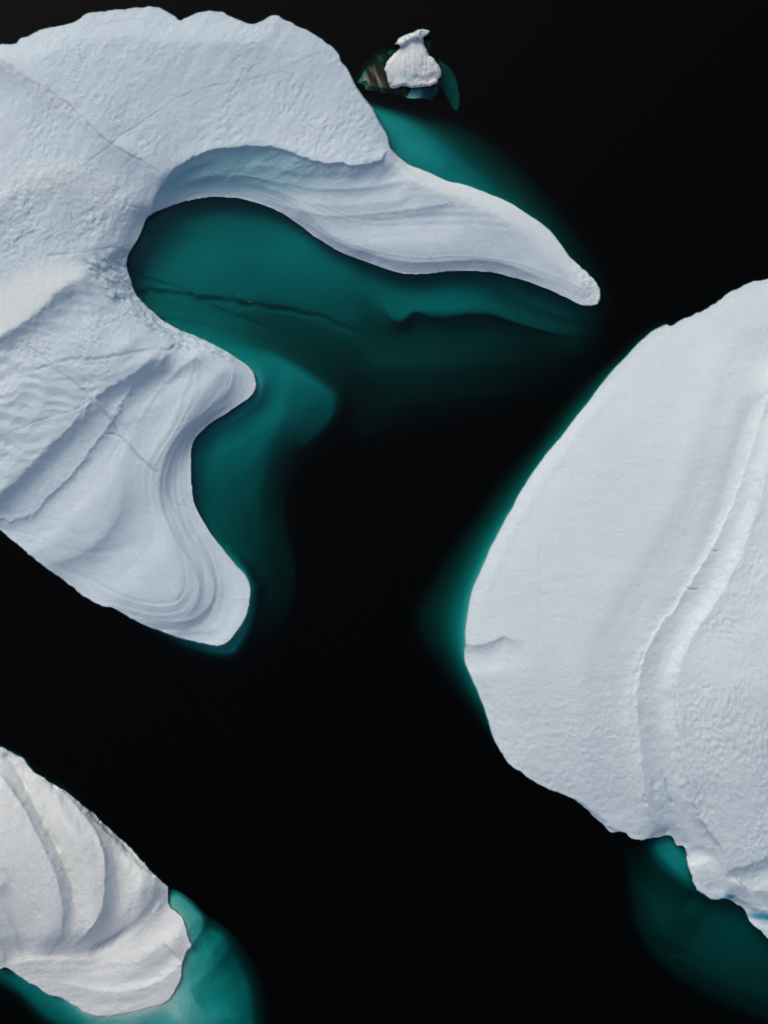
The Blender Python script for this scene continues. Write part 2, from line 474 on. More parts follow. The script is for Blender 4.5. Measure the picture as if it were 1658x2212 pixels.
Za = g.fold(Za, [(520,862),(455,896),(410,930),(375,985),(360,1040),(366,1080),(392,1130),(425,1185),(455,1235),(465,1270),(455,1305),(432,1330),(400,1344),(330,1340),(265,1322)], -0.75, 2.0, 20, 26, 0.5, ends=(0.12, 0.12))
Za = g.fold(Za, [(495,1290),(492,1320),(478,1352),(440,1366),(380,1358)], -0.3, 4, 20, 20, 0.5)
# strata of the hollow wall and spit folds
for k, (pts, A, w) in enumerate([
  ([(345,428),(390,398),(450,384),(540,382),(620,398),(700,410),(800,405),(895,386)], 0.7, 2.5),
  ([(360,420),(420,392),(500,366),(570,358),(640,374),(700,380)], 0.5, 3),
  ([(400,404),(470,400),(560,402),(640,430),(720,445),(830,438),(900,420)], 0.35, 2.5),
  ([(560,425),(650,457),(720,467),(800,463),(880,455),(940,446),(985,433),(992,425)], 0.7, 2.5),
  ([(610,440),(660,480),(720,520),(790,548),(870,568),(960,568),(1040,562),(1110,578),(1190,614)], 0.75, 2.5),
  ([(650,450),(690,490),(740,522),(820,550)], 0.4, 2.5)]):
    Za = g.fold(Za, pts, A, w, 26, 22, 0.5, rag=1.0, ends=(0.25, 0.12))
Za = g.fold(Za, [(833,318),(842,345),(895,386)], 0.3, 5, 20, 30, 0.5, rag=2, ends=(0.3, 0.4))

up_poly = np.array([(-400,-100),(860,-100),(850,325),(833,340)] + [p for p in rim[::-1]] + [(300,515),(275,556),(240,548),(150,560),(0,640),(-400,800)], float)
m_up = g.inside(up_poly)
hollow = np.array(rim + [(842,345),(897,388),(860,460),(700,470),(600,470),(400,470),(320,500)], float)
spit = np.array([(833,322),(900,300),(1400,500),(1400,720),(500,640),(560,440),(640,470),(720,468),(860,458),(990,430),(897,388),(842,345)], float)
m_hol = g.inside(hollow); m_spit = (g.inside(spit) | ((X > 565) & (Y < 720) & (Y > 300))) & ~m_hol & ~m_up
rockwall = np.array([(180,568),(276,530),(290,600),(350,680),(440,714),(490,745),(575,800),(440,760),(372,752),(339,724),(292,687),(255,658),(219,632)], float)
m_wall = g.inside(rockwall)
scallop = np.array([(185,590),(265,640),(345,712),(345,755),(205,865),(0,1070),(-300,1120),(-300,800),(0,732),(75,682),(140,622)], float)
m_sc = g.inside(scallop)
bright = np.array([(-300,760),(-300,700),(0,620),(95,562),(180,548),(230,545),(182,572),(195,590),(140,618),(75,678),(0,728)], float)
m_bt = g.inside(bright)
m_sc |= (X < 0) & (Y > 600)
m_sc |= (X < 330) & (Y < 900) & ~m_up & ~m_wall & (Y < 1072 - X)
f_up = blur((m_up & ~m_bt).astype(float), 8); f_sc = blur((g.inside(scallop) & ~m_bt).astype(float), 4); f_wall = blur(m_wall.astype(float), 2); f_hol = blur(m_hol.astype(float), 3)
f_spit = blur(m_spit.astype(float), 6)
# surface texture as relief
band = blur((g.inside(np.array([(-300,520),(0,395),(90,372),(170,360),(250,380),(345,440),(300,520),(180,548),(60,575),(-300,700)], float))).astype(float), 10)
Za += f_up * (1 - band) * (0.12 * fbm(X, Y, 90, 2, 3) - 0.09 * (1 - sstep(0.12, 0.42, cells(g.wx * 1.0 + Y * 0.25, g.wy * 0.75, 17, 3))) * sstep(-0.05, 0.6, fbm(X, Y, 80, 12, 3) + 0.3 * sstep(150, 320, Y)))
Za += f_up * 0.07 * afbm((X * 0.85 + Y * 0.5), (Y * 0.85 - X * 0.5) * 0.35, 22, 41, 3)
Za += f_up * (0.02 + 0.05 * sstep(0, .8, fbm(X, Y, 90, 47, 2))) * fbm(X, Y, 12, 44, 3)
Za += band * (0.07 * fbm(X, Y, 15, 9, 3, 0.7) * (1 + 0.8 * fbm(X, Y, 70, 29, 2)) + 0.35 * fbm(X, Y, 110, 10, 2))
Za -= f_sc * 0.62 * (0.75 - np.minimum(cells(g.wx * 0.62 + 0.25 * g.wy, g.wy * 1.25 - 0.2 * g.wx, 34, 7), 0.75)) * (0.7 + 0.5 * noise(X, Y, 120, 4))
Za -= f_sc * 0.12 * (1 - sstep(0.1, 0.4, cells(X, Y, 15, 77)))* sstep(0, .5, noise(X, Y, 70, 71))
wd = (X * 0.79 + Y * 0.61); wn = (Y * 0.79 - X * 0.61)
Za += f_wall * (0.36 * afbm(wd * 0.28, wn, 9, 21, 4, 0.65) + 0.22 * fbm(X, Y, 26, 22, 3))
Za += f_hol * 0.22 * afbm((X * .9 - Y * .4) * .45, (Y * .9 + X * .4), 22, 23, 4) * sstep(430, 350, Y + 0 * X)
rest = np.clip(1 - f_up - f_sc - f_wall - f_hol, 0, 1)
Za += rest * (0.07 * fbm(X, Y, 60, 24, 4) + 0.06 * afbm((X * .6 + Y * .8) * .25, Y * .6 - X * .8, 18, 25, 3))
tt = Z_smooth * 34 + 1.2 * fbm(X, Y, 70, 52, 2)
Za += np.clip(rest + 0.9 * f_hol, 0, 1) * sstep(5.4, 3.6, Z_smooth) * (0.062 * noise(tt, X * 0.004, 9, 53) + 0.055 * noise(tt, Y * 0.006, 4.2, 54)) * (0.6 + 0.8 * np.abs(noise(X, Y, 120, 55)))
# blocky rib between the terraces
rib = np.exp(-(g.near(catmull([(350,765),(322,800),(285,845),(255,885),(232,925)], False, 4), 30)[0] / 8) ** 2)
Za += rib * 0.15 * (cells(X, Y, 14, 51) < 0.42) * 1.0
tip = sstep(1215, 1280, X) * sstep(700, 560, Y)
Za += tip * 0.35 * (0.5 - cells(X, Y, 15, 61))
Za -= tip * 0.2 * sstep(0.3, 0.1, cells(X, Y, 9, 62))

vein = np.zeros_like(Za); dirt = np.zeros_like(Za)
for pts, A, w, v, d in [
  ([(225,935),(245,938),(262,946),(282,965),(300,985),(325,1010),(345,1026)], 0.9, 3.2, .9, 0),
  ([(345,1026),(352,1050),(365,1075),(380,1087),(395,1092),(427,1104)], 0.4, 2.2, .7, 0),
  ([(-60,830),(0,815),(80,797),(130,781),(170,776),(200,777),(250,768),(300,760),(345,750)], 0.45, 5, .35, .28),
  ([(-60,960),(0,945),(60,918),(110,900),(150,890),(180,875),(203,860)], 0.3, 2.5, .5, 0),
  ([(35,735),(60,748),(90,768),(115,795),(145,815),(175,840),(205,868)], 0.45, 3, .5, 0.1),
  ([(168,366),(205,340),(238,313),(265,290),(310,262),(345,238),(380,214),(430,190)], 0.3, 2, .6, 0),
  ([(430,190),(520,174),(590,160),(640,135),(700,108)], 0.2, 2, .3, 0),
  ([(130,210),(180,255),(212,288),(240,312),(270,330),(310,350),(345,372),(360,388)], 0.4, 2.2, .5, 0.05),
  ([(205,868),(225,895),(245,912),(262,946)], 0.5, 2.5, .5, 0),
  ([(172,105),(176,122),(182,138)], 0.4, 2.5, .8, 0),
  ([(155,462),(158,470),(161,478)], 0.7, 3.2, 1.0, 0),
  ([(158,472),(180,480),(205,484)], 0.2, 1.5, .4, 0),
  ([(200,55),(240,48),(300,42),(350,55),(388,44)], 0.25, 2.5, .4, 0),
  ([(95,152),(120,135),(160,110),(190,75),(215,55)], 0.2, 2, .3, 0),
  ([(990,438),(960,452),(880,470),(800,478),(740,479)], 0.10, 1.5, .35, 0),
  ([(360,935),(380,930),(410,922)], 0.15, 1.5, .4, 0),
  ([(345,705),(372,722),(380,742),(362,758),(345,752)], 0.8, 4, .5, 0.05),
  ([(190,580),(215,590),(235,582),(262,545)], 0.4, 4, .3, 0),
  ([(100,553),(170,545),(230,536),(285,533)], 0.3, 3, .1, .15),
  ([(260,425),(272,440),(300,450),(320,448)], 0.4, 3, .6, 0),
  ]:
    Za, p = g.groove(Za, pts, A * 0.4, w * 0.7)
    vein = np.maximum(vein, p * v * 0.55); dirt = np.maximum(dirt, p * d)
# blue ice in the scoured hollow, with its shade painted into the tint
vein = np.maximum(vein, 0.80 * f_hol * sstep(450, 385, Y) * sstep(900, 520, X))
snow_lit = np.clip(0.9 * blur(m_bt.astype(float), 5) + 0.7 * np.exp(-(g.near(catmull([(-300,440),(0,415),(90,385),(150,376),(205,400),(240,430)], False, 4), 90)[0] / 26) ** 2) * (0.7 + 0.5 * fbm(X, Y, 50, 19, 3)) + 0.55 * np.exp(-(g.near(catmull([(0,135),(60,172),(130,218),(180,258)], False, 4), 30)[0] / 8) ** 2)
   + 0.8 * blur((m_spit & (g.near(catmull([(842,330),(880,356),(966,391),(1064,422),(1144,466),(1210,527),(1297,640)], False, 4), 50)[0] < 30)).astype(float), 7), 0, 1)  # snow crust; the lit sides of ridge and spit are painted pale too
vein = np.maximum(vein, 0.22 * f_wall * (0.5 + 0.7 * fbm(X, Y, 24, 33, 3)))

# under water
uw = [[(x, y, -float(dep(gg))) for x, y, _, gg in LC + LC[:1]]]
uw += [Gc(DEEP, [(-300,60),(0,62),(300,-20),(600,0),(760,80),(800,150)]),
 G([(770,150,8),(790,200,24),(871,222,34),(944,248,32),(1017,285,28),(1071,328,26),(1137,387,24),(1199,456,22),(1254,529,18),(1300,600,14),(1325,660,10)]),
 G([(810,238,126),(885,268,118),(950,312,106),(1012,362,92),(1075,414,76),(1143,478,60),(1206,539,46),(1258,590,32)]),
 G([(830,270,130),(900,325,128),(960,360,120)]),
 Gc(DEEP, [(800,150),(880,195),(965,218),(1045,255),(1115,300),(1185,365),(1245,440),(1305,520),(1350,620),(1360,700),(1380,800),(1300,900)]),
 # bay floor
 G([(322,505,98),(350,500,92),(400,475,90),(480,452,90)]),
 G([(300,560,94),(350,540,88),(420,510,88),(500,480,92),(560,480,94)]),
 G([(340,610,84),(420,590,94),(520,560,98),(620,560,98),(700,590,94),(760,610,88)]),
 G([(420,625,90),(520,635,92),(600,640,90),(700,665,80),(790,690,70)]),
 G([(330,655,80),(420,675,84),(520,690,82),(620,705,76),(720,730,64),(800,750,54)]),
 G([(400,712,90),(460,725,96),(530,738,92),(600,745,76),(680,770,58),(760,800,50),(820,830,42)]),
 G([(790,590,88),(815,640,90),(845,675,88),(862,692,80)]),
 G([(865,692,84),(895,668,88),(930,672,88),(1003,668,86),(1053,668,80),(1115,688,72),(1178,706,66),(1240,718,60),(1270,722,52)]),
 G([(870,630,86),(960,630,88),(1040,628,82),(1110,650,76),(1180,680,70),(1250,700,64)]),
 G([(780,650,80),(800,700,60),(840,722,52),(880,715,48),(900,700,56),(960,712,56),(1053,708,52),(1115,727,48),(1178,750,42),(1240,762,34),(1290,750,14)]),
 G([(1283,672,66),(1288,700,40),(1300,725,14)]),
 G([(800,790,54),(900,792,50),(1000,790,42),(1100,786,32),(1200,796,18)]),
 G([(770,900,26),(850,876,28),(930,866,26),(1030,858,22),(1130,846,14)]),
 G([(780,950,16),(870,915,14),(960,900,12),(1060,885,10)]),
 Gc(DEEP, [(830,1060),(920,1010),(1030,980),(1150,950),(1300,920)]),
 G([(488,1188,112),(516,1216,128),(540,1246,138),(549,1277,140),(545,1316,134),(534,1345,112)]),
 G([(548,797,120),(559,824,136),(556,846,136),(544,864,130),(495,898,118)]),
 # lower shelf, bright with a soft outer edge
 G([(560,775,108),(600,785,110),(650,810,104),(690,835,96),(722,862,84),(722,890,74),(700,925,60),(660,960,54)]),
 G([(590,850,110),(610,900,102),(570,960,92),(540,1010,84)]),
 G([(560,748,78),(600,752,70),(650,775,60),(700,808,50),(742,838,38),(762,878,26),(750,915,20),(715,955,18)]),
 G([(580,980,78),(560,1060,66),(560,1140,54),(575,1220,42),(570,1290,36)]),
 G([(500,930,108),(460,970,104),(450,1030,94),(460,1090,80),(490,1150,70),(530,1210,60),(560,1260,44)]),
 G([(705,965,14),(662,995,20),(630,1030,24),(618,1072,26),(618,1135,26),(630,1189,24),(640,1239,22),(634,1302,18),(604,1364,14),(563,1402,12)]),
 Gc(DEEP, [(760,990),(700,1030),(675,1100),(680,1180),(700,1240),(690,1320),(640,1400),(580,1460),(480,1480),(400,1450),(300,1400),(240,1360),(150,1310),(0,1200)]),
 G([(552,1277,118),(549,1323,122),(536,1366,122),(514,1404,120),(498,1416,116),(460,1415,108),(400,1396,88),(330,1365,54)]),
 G([(564,1277,56),(560,1330,52),(547,1375,44),(524,1418,28),(500,1432,20),(455,1430,16),(380,1408,12),(310,1374,7)]),
 Gc(DEEP, [(1420,1000),(1420,1500)]), Gc(DEEP, [(-340,-60),(1420,-60),(1420,900)])]
Zu = g.solve(uw)
Zu = blur(Zu, 2)
Zu = g.fold(Zu, [(796,612),(821,655),(840,688),(859,699),(878,692),(896,677),(928,686),(959,688),(1003,682),(1053,682),(1115,700),(1178,718),(1240,731),(1278,732)], 1.0, 3, 30, 30, 0.5, ends=(0.3, 0.2), jump=0.5)
Zu = g.fold(Zu, [(1040,596),(1115,640),(1178,671),(1240,691),(1284,693)], 0.8, 3, 18, 18, 0.5, ends=(0.3, 0.1))
Zu = g.fold(Zu, [(470,750),(521,748),(584,758),(640,782),(690,818),(730,846),(746,878),(738,910),(706,948),(655,986)], -1.4, 4, 40, 40, 0.5, ends=(0.3, 0.4), jump=0.45)
Zu = g.fold(Zu, [(535,785),(566,812),(570,838),(560,866),(525,896),(480,924),(446,950),(430,985),(430,1040),(440,1090),(470,1150)], -0.7, 2.5, 18, 16, 0.5, ends=(0.15, 0.3))
Zu = g.fold(Zu, [(560,900),(500,940),(468,990),(462,1050),(480,1110),(520,1170),(560,1230)], -0.3, 4, 24, 24, 0.5)
Zu += 0.22 * fbm(X, Y, 170, 81, 3) + 0.12 * fbm(X * .6 + Y * .6, (Y - X) * .3, 70, 82, 2)
for pts, A, w in [
  ([(296,632),(330,630),(365,633),(400,639),(430,644),(470,649),(520,656),(570,663),(630,672),(680,684),(730,701),(790,724),(860,745)], 1.15, 5.5),
  ([(270,574),(310,600),(350,611),(390,624),(425,640)], 0.5, 3.5),
  ([(430,650),(480,672),(530,690),(580,712),(640,745)], 0.6, 5),
  ([(350,690),(430,700),(500,715),(560,735),(640,760)], 0.5, 6)]:
    Zu, p = g.groove(Zu, pts, A, w, rag=2.5, ends=(0.0, 0.5))
k = sstep(-0.8 * PX, 0.8 * PX, sd)
Z = Zu * (1 - k) + np.maximum(Za, 0.12) * k
rough = np.clip(0.10 * f_up + 0.35 * band + 0.35 * f_sc + 1.0 * f_wall + 0.25 * f_hol + 0.7 * tip, 0, 1) * (sd > 0)
root = thing('iceberg', 'large hooked white iceberg curving round a teal bay at the upper left', 'iceberg', tuple(world_pos(np.array(200.), np.array(600.), np.array(0.))), 'icebergs on the black sea')
ys = np.ones_like(m_up)
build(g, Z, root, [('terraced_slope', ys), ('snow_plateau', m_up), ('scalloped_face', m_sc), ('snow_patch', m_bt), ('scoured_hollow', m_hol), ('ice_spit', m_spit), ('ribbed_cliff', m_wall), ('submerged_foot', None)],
      {'*': MAT_ICE}, {'vein': np.clip(vein * (sd > -2), 0, 1), 'dirt': dirt * (sd > 0), 'rough': rough, 'snow_lit': snow_lit * (sd > 0)}, fields=(Za, Zu))

# ================================================================== broad smooth iceberg, right
RC = [(1710,598,2,6),(1658,601,2,6),(1616,610,2,6),(1582,626,1.8,6),(1549,648,1.6,6),(1515,669,1.5,6),(1482,684,1.4,8),(1448,701,1.2,14),(1439,699,1.2,24),(1415,710,.9,52),(1396,724,.8,77),
 (1367,751,.6,99),(1343,777,.5,115),(1314,808,.5,122),(1290,839,.5,129),(1271,866,.5,134),(1242,902,.5,137),(1209,945,.5,140),(1185,973,.5,140),(1151,1019,.5,142),(1127,1057,.5,143),
 (1113,1081,.5,144),(1106,1098,.5,146),(1094,1115,.5,147),(1075,1153,.5,150),(1056,1189,.5,152),(1041,1225,.5,156),(1027,1256,.5,159),(1017,1285,.5,162),(1010,1323,.5,162),(1004,1363,.5,161),
 (1005,1392,.5,157),(1001,1413,.6,152),(1005,1435,.6,144),(1017,1464,.7,137),(1032,1497,.8,129),(1048,1540,1,122),(1060,1583,1.2,107),(1070,1607,1.4,75),(1084,1631,1.6,10),
 (1099,1654,1.8,6),(1127,1672,2,6),(1151,1689,2,6),(1190,1710,2,6),(1218,1718,2,6),(1238,1729,2,6),(1261,1746,2,6),(1285,1768,2,6),(1305,1787,2,6),(1321,1799,2,6),(1348,1800,2,6),
 (1357,1808,2,8),(1372,1815,1.8,14),(1396,1815,1.4,75),(1420,1809,1,119),(1446,1805,1,129),(1453,1816,1,127),(1460,1828,1,122),(1472,1829,1,122),(1479,1836,1,122),(1482,1861,1,117),(1489,1885,1,109),
 (1496,1909,1,95),(1510,1928,1,75),(1534,1943,.9,59),(1554,1943,.8,57),(1573,1946,.7,59),(1590,1956,.6,64),(1606,1968,.6,64),(1621,1995,.6,64),(1640,2010,.6,64),(1658,2031,.6,62),
 (1720,2090,1,49),(1800,2120,2,10),(1900,2050,3,6),(1960,1800,4,6),(1980,1400,5,6),(1960,1000,5,6),(1880,720,4,6),(1780,620,3,6)]
g = Grid(840, 540, 2060, 2300, PX)
X, Y = g.X, g.Y
C = catmull(RC, True, 3.0)
C2 = rough_line(C, 1.0, 14)
C2[:, :2] = C[:, :2] + (C2[:, :2] - C[:, :2]) * np.where((C[:, 1] > 1640) | (C[:, 3] < 30), 1.9, 0.55)[:, None]
sd, ins = coast_sd(g, C2, 60)
scarp1 = [(1668,820),(1640,905),(1622,960),(1608,1010),(1590,1062),(1562,1130),(1538,1180),(1510,1225),(1485,1262),(1455,1312),(1425,1348),(1403,1382),(1386,1428),(1376,1475),(1372,1510),(1378,1580),(1382,1640),(1386,1690),(1398,1745),(1412,1775),(1440,1798),(1452,1812)]
scarp2 = [(1680,930),(1650,1030),(1632,1100),(1612,1155),(1596,1200),(1565,1262),(1535,1310),(1500,1360),(1480,1400),(1462,1445),(1455,1475),(1459,1510),(1462,1560),(1470,1610),(1480,1660),(1490,1710),(1502,1750),(1525,1790),(1548,1820),(1562,1850),(1566,1890)]
ridges = [[(x, y, h) for x, y, h, _ in RC + RC[:1]],
 [(1600,820,7.2),(1560,930,7.8),(1525,1050,8.2),(1470,1170,8.4),(1390,1290,8.4),(1325,1400,8.2),(1308,1500,8.0),(1312,1600,7.2),(1330,1700,5.6)],
 [(1300,880,2.6),(1215,990,2.9),(1140,1110,3.1),(1080,1230,3.4),(1055,1350,3.6),(1065,1420,3.4),(1110,1530,3.4),(1150,1620,3.4)],
 [(1130,1400,5.2),(1190,1500,5.6),(1230,1580,5.4)],
 [(1350,1690,6.0),(1385,1770,4)],
 [(1655,930,10),(1620,1060,10),(1560,1200,9.8),(1480,1325,9.6),(1425,1420,9.4),(1414,1500,9.2),(1416,1600,8.6),(1432,1700,7.4),(1470,1780,5)],
 [(1632,1120,10.2),(1560,1290,10),(1498,1385,9.8),(1468,1480,9.6),(1478,1600,9),(1500,1700,8),(1550,1800,6)],
 [(1800,900,15),(1760,1300,15),(1720,1500,14.6),(1680,1560,14),(1640,1700,11.4),(1640,1800,8.8),(1620,1880,7)],
 [(1560,1400,12.4),(1540,1500,12.4),(1560,1620,11)],
 [(1800,1850,9),(1700,1920,6),(1640,1930,4.8),(1590,1925,3.6)],
 [(1490,1840,3.4),(1520,1860,3.6),(1545,1900,2.8)]]
Za = g.solve(ridges)
Za = blur(Za, 6) * (1 - sstep(8, 46, np.maximum(sd, 0))) + blur(Za, 18) * sstep(8, 46, np.maximum(sd, 0))
Za = g.fold(Za, scarp1, 1.05, 2.0, 44, 26, 0.5, rag=2.5, ends=(0.0, 0.1), jump=0.22)
Za = g.fold(Za, scarp2, 1.7, 2.4, 36, 24, 0.5, rag=2.0, ends=(0.0, 0.1), jump=0.25)
Za = g.fold(Za, [(1405,1385),(1380,1425),(1366,1462),(1362,1510),(1364,1560)][::-1], -0.15, 2, 14, 10, 0.5)
Za = g.fold(Za, [(1004,1394),(1030,1394),(1048,1392),(1070,1384),(1088,1376),(1110,1386),(1150,1385)], 0.9, 2.2, 12, 24, 0.5, rag=1.5, ends=(0.0, 0.5))
Za = g.fold(Za, [(1470,1838),(1510,1828),(1545,1842),(1560,1870),(1568,1905),(1566,1938)], 0.8, 3, 16, 16, 0.5, rag=1.5)
Za = g.fold(Za, [(1568,1905),(1575,1885),(1610,1872),(1680,1850),(1760,1840)], 1.2, 2.5, 22, 22, 0.5, rag=3, ends=(0.1, 0))
Za = g.fold(Za, [(1575,1912),(1610,1920),(1650,1930),(1720,1950)], 0.6, 3, 18, 18, 0.5, rag=2)
Za = g.fold(Za, [(1560,1938),(1600,1945),(1630,1962),(1680,1975)], 0.9, 2.5, 14, 14, 0.5, rag=2)
Za = g.fold(Za, [(1396,1812),(1412,1798),(1440,1790),(1450,1796)], 0.8, 2.5, 14, 12, 0.5)
Za = g.fold(Za, [(1236,1722),(1265,1742),(1300,1768),(1325,1790),(1352,1798)], 0.9, 2.5, 10, 10, 0.5, rag=2)
face = g.inside(np.array(scarp2 + [(1600,1905),(1680,1860),(2100,1800),(2100,850)], float))
ribm = g.inside(np.array(scarp1 + scarp2[::-1], float)) & ~face
f_face = blur(face.astype(float), 2); f_rib = blur(ribm.astype(float), 3)
dd = X * 0.5 + Y * 0.87; nn = Y * 0.5 - X * 0.87
south = sstep(1480, 1700, Y)
vary = 0.45 + 0.9 * sstep(-0.6, 0.8, fbm(X, Y, 110, 61, 3))
Za -= vary * f_face * ((0.15 + 0.05 * south) * (0.7 - np.minimum(cells(g.wx * 1.15, g.wy * 0.65, 12, 3), 0.7)) + 0.20 * south * (0.7 - np.minimum(cells(dd * 0.6 + 6 * noise(X, Y, 40, 2), nn, 9, 8), 0.7)))
Za += f_face * 0.12 * fbm(X, Y, 60, 11, 3)
Za += f_rib * (0.10 * fbm(X, Y, 36, 12, 4) - 0.25 * sstep(0.35, 0.1, cells(X, Y * 0.6, 30, 14)) * np.exp(-((Y - 1690) / 45) ** 2))
Za += (1 - f_face - f_rib) * (0.10 * fbm(X, Y, 120, 13, 3) + 0.025 * fbm(X * .5, Y * 1.4, 22, 15, 3) + 0.05 * fbm(X, Y, 9, 16, 2) * sstep(1400, 1550, Y))
vein = np.zeros_like(Za)
for pts, A, w, v in [
  ([(1163,1150),(1163,1300),(1158,1420)], 0.05, 1.2, .25),
  ([(1395,1130),(1420,1120)], 0, 2, 0),
  ([(1480,1270),(1495,1275),(1508,1272)], .3, 2, .5),
  ([(1530,1183),(1540,1190),(1552,1188)], .3, 2, .5),
  ([(1436,1680),(1440,1700),(1444,1720),(1450,1740)], .35, 3.5, .5),
  ([(1362,1560),(1363,1510),(1368,1462),(1380,1430),(1400,1392)], .15, 1.8, .35)]:
    Za, p = g.groove(Za, pts, A, w); vein = np.maximum(vein, p * v)
# blue melt pool near the frame's corner of the berg and blue seam beside it
pool = np.exp(-(((X - 1650) / 38) ** 2 + ((Y - 1981 - (X - 1650) * 0.12) / 8) ** 2) ** 2)
pool = np.maximum(pool, np.exp(-(((X - 1577) / 12) ** 2 + ((Y - 1937) / 5) ** 2) ** 2))
uw = [[(x, y, -float(dep(gg))) for x, y, _, gg in RC + RC[:1]],
 G([(1470,680,6),(1430,692,16),(1385,722,20),(1340,764,20),(1283,808,20),(1221,875,20),(1149,966,20),(1075,1052,20),(1018,1131,20),(965,1208,20),(924,1280,20),(900,1325,20),(906,1373,20),(938,1425,20),(976,1483,20),(1024,1550,18),(1062,1602,14)]),
 G([(1413,716,52),(1363,758,62),(1309,812,70),(1251,880,76),(1181,968,78),(1110,1072,80),(1050,1155,82),(1008,1240,86),(981,1312,88),(973,1372,84),(984,1428,78),(1013,1498,68),(1046,1556,56)]),
 Gc(DEEP, [(1500,600),(1425,665),(1365,708),(1318,748),(1262,795),(1200,858),(1125,950),(1048,1035),(990,1115),(935,1195),(880,1275),(852,1340),(870,1400),(915,1450),(955,1510),(1005,1575),(1060,1640),(1140,1720),(1220,1760),(1290,1810),(1312,1880),(1325,1960),(1345,2030),(1400,2100),(1470,2168),(1545,2208),(1640,2250),(1760,2290)]),
 G([(1345,1815,16),(1358,1919,22),(1374,2014,22),(1420,2085,22),(1490,2135,22),(1560,2172,22),(1640,2202,24),(1740,2235,24)]),
 G([(1500,2095,40),(1570,2125,42),(1640,2150,42),(1740,2180,42)]),
 G([(1405,1830,100),(1440,1865,116),(1470,1895,114),(1495,1922,96)]),
 G([(1380,1826,36),(1400,1858,52),(1432,1893,62),(1468,1920,66),(1500,1938,62)]),
 G([(1400,1920,46),(1420,1990,48),(1480,2050,48),(1540,2080,48),(1620,2110,50)]),
 G([(1480,1970,58),(1540,1990,60),(1580,2010,62),(1630,2050,60),(1680,2090,58)]),
 G([(1540,1960,48),(1520,1990,50),(1500,2040,46)]),
 Gc(DEEP, [(840,540),(1400,540)]), Gc(DEEP, [(840,1300),(840,2300),(2060,2300),(2060,540)])]
Zu = blur(g.solve(uw), 3)
Zu = g.fold(Zu, [(1385,1820),(1410,1862),(1440,1890),(1475,1916),(1512,1940)], 1.3, 4, 24, 24, 0.5)
Zu = g.fold(Zu, [(1545,1948),(1528,1985),(1510,2030),(1500,2080)], 0.9, 4, 26, 26, 0.5)
Zu = g.fold(Zu, [(1400,1925),(1440,1960),(1500,1965),(1540,1955)], -0.5, 5, 26, 26, 0.5)
Zu += 0.25 * fbm(X, Y, 150, 91, 3)
k = sstep(-0.8 * PX, 0.8 * PX, sd)
Z = Zu * (1 - k) + np.maximum(Za, 0.12) * k
rough = np.clip(0.34 * f_face * vary + 0.08 * f_rib + 0.06, 0, 1) * (sd > 0)
root = thing('iceberg', 'broad smooth white iceberg with a raised rib and dimpled face at the right', 'iceberg', tuple(world_pos(np.array(1450.), np.array(1300.), np.array(0.))), 'icebergs on the black sea')
build(g, Z, root, [('smooth_flank', np.ones(X.shape, bool)), ('dimpled_face', face), ('raised_rib', ribm), ('submerged_foot', None)],
      {'*': MAT_RIGHT}, {'vein': np.clip(vein * (sd > -2), 0, 1), 'dirt': np.zeros_like(vein), 'rough': rough, 'pool': pool * (sd > 0)}, fields=(Za, Zu))

# ================================================================== folded iceberg, lower left
BC = [(-50,1600,1.5,6),(0,1611,1.2,40),(21,1622,1.2,40),(46,1634,1,40),(63,1653,1,40),(77,1670,1,30),(90,1676,1,20),(108,1690,1,26),(129,1700,1,40),(150,1715,1,44),(175,1734,1,36),(200,1753,1,12),
 (221,1776,1,8),(250,1801,1,8),(275,1822,1,8),(296,1843,1,8),(317,1870,1,8),(334,1890,1,14),(346,1901,1,20),(362,1913,.8,60),(364,1925,.5,158),(363,1938,.3,160),(365,1957,.3,165),(379,1970,.3,168),(394,1984,.3,170),
 (402,2005,.3,172),(406,2022,.3,172),(413,2043,.3,165),(402,2059,.3,165),(394,2082,.3,168),(392,2105,.3,170),(384,2130,.3,172),(371,2151,.3,178),(354,2168,.3,182),(329,2176,.3,184),
 (292,2184,.3,184),(258,2191,.3,182),(229,2196,.3,182),(192,2191,.3,178),(167,2176,.3,170),(138,2159,.3,150),(108,2151,.4,130),(79,2132,.5,118),(50,2116,.5,110),(25,2099,.6,104),(8,2091,.6,100),
 (0,2095,.6,98),(-60,2070,1,80),(-160,2010,2,20),(-220,1900,3,6),(-200,1760,3,6),(-120,1650,2,6)]
g = Grid(-280, 1540, 680, 2330, PX)
X, Y = g.X, g.Y
C = catmull(BC, True, 3.0)
C2 = rough_line(C, 1.5, 24, 14)
sd, ins = coast_sd(g, C2, 60)
F1 = [(-40,1630),(0,1672),(25,1705),(54,1747),(79,1797),(100,1838),(121,1884),(133,1930),(138,1972),(133,2014),(121,2039),(106,2061),(92,2070)]
F2 = [(150,1722),(178,1752),(204,1791),(221,1826),(229,1868),(229,1909),(225,1951),(213,1984),(188,2018),(158,2043),(117,2062)]
F3 = [(300,1852),(322,1886),(334,1914),(329,1943),(308,1972),(267,2005),(225,2030),(179,2051),(130,2066)]
F4 = [(362,1918),(354,1943),(334,1972),(308,2001),(275,2030),(233,2059),(183,2074),(83,2076),(8,2084)]
F5 = [(396,2078),(375,2097),(346,2118),(308,2134),(258,2143),(208,2141),(167,2132),(115,2118)]
F6 = [(-20,1930),(0,1955),(21,1993),(35,2026),(40,2059),(34,2082)]
F7 = [(-10,2035),(0,2051),(8,2068),(9,2089)]
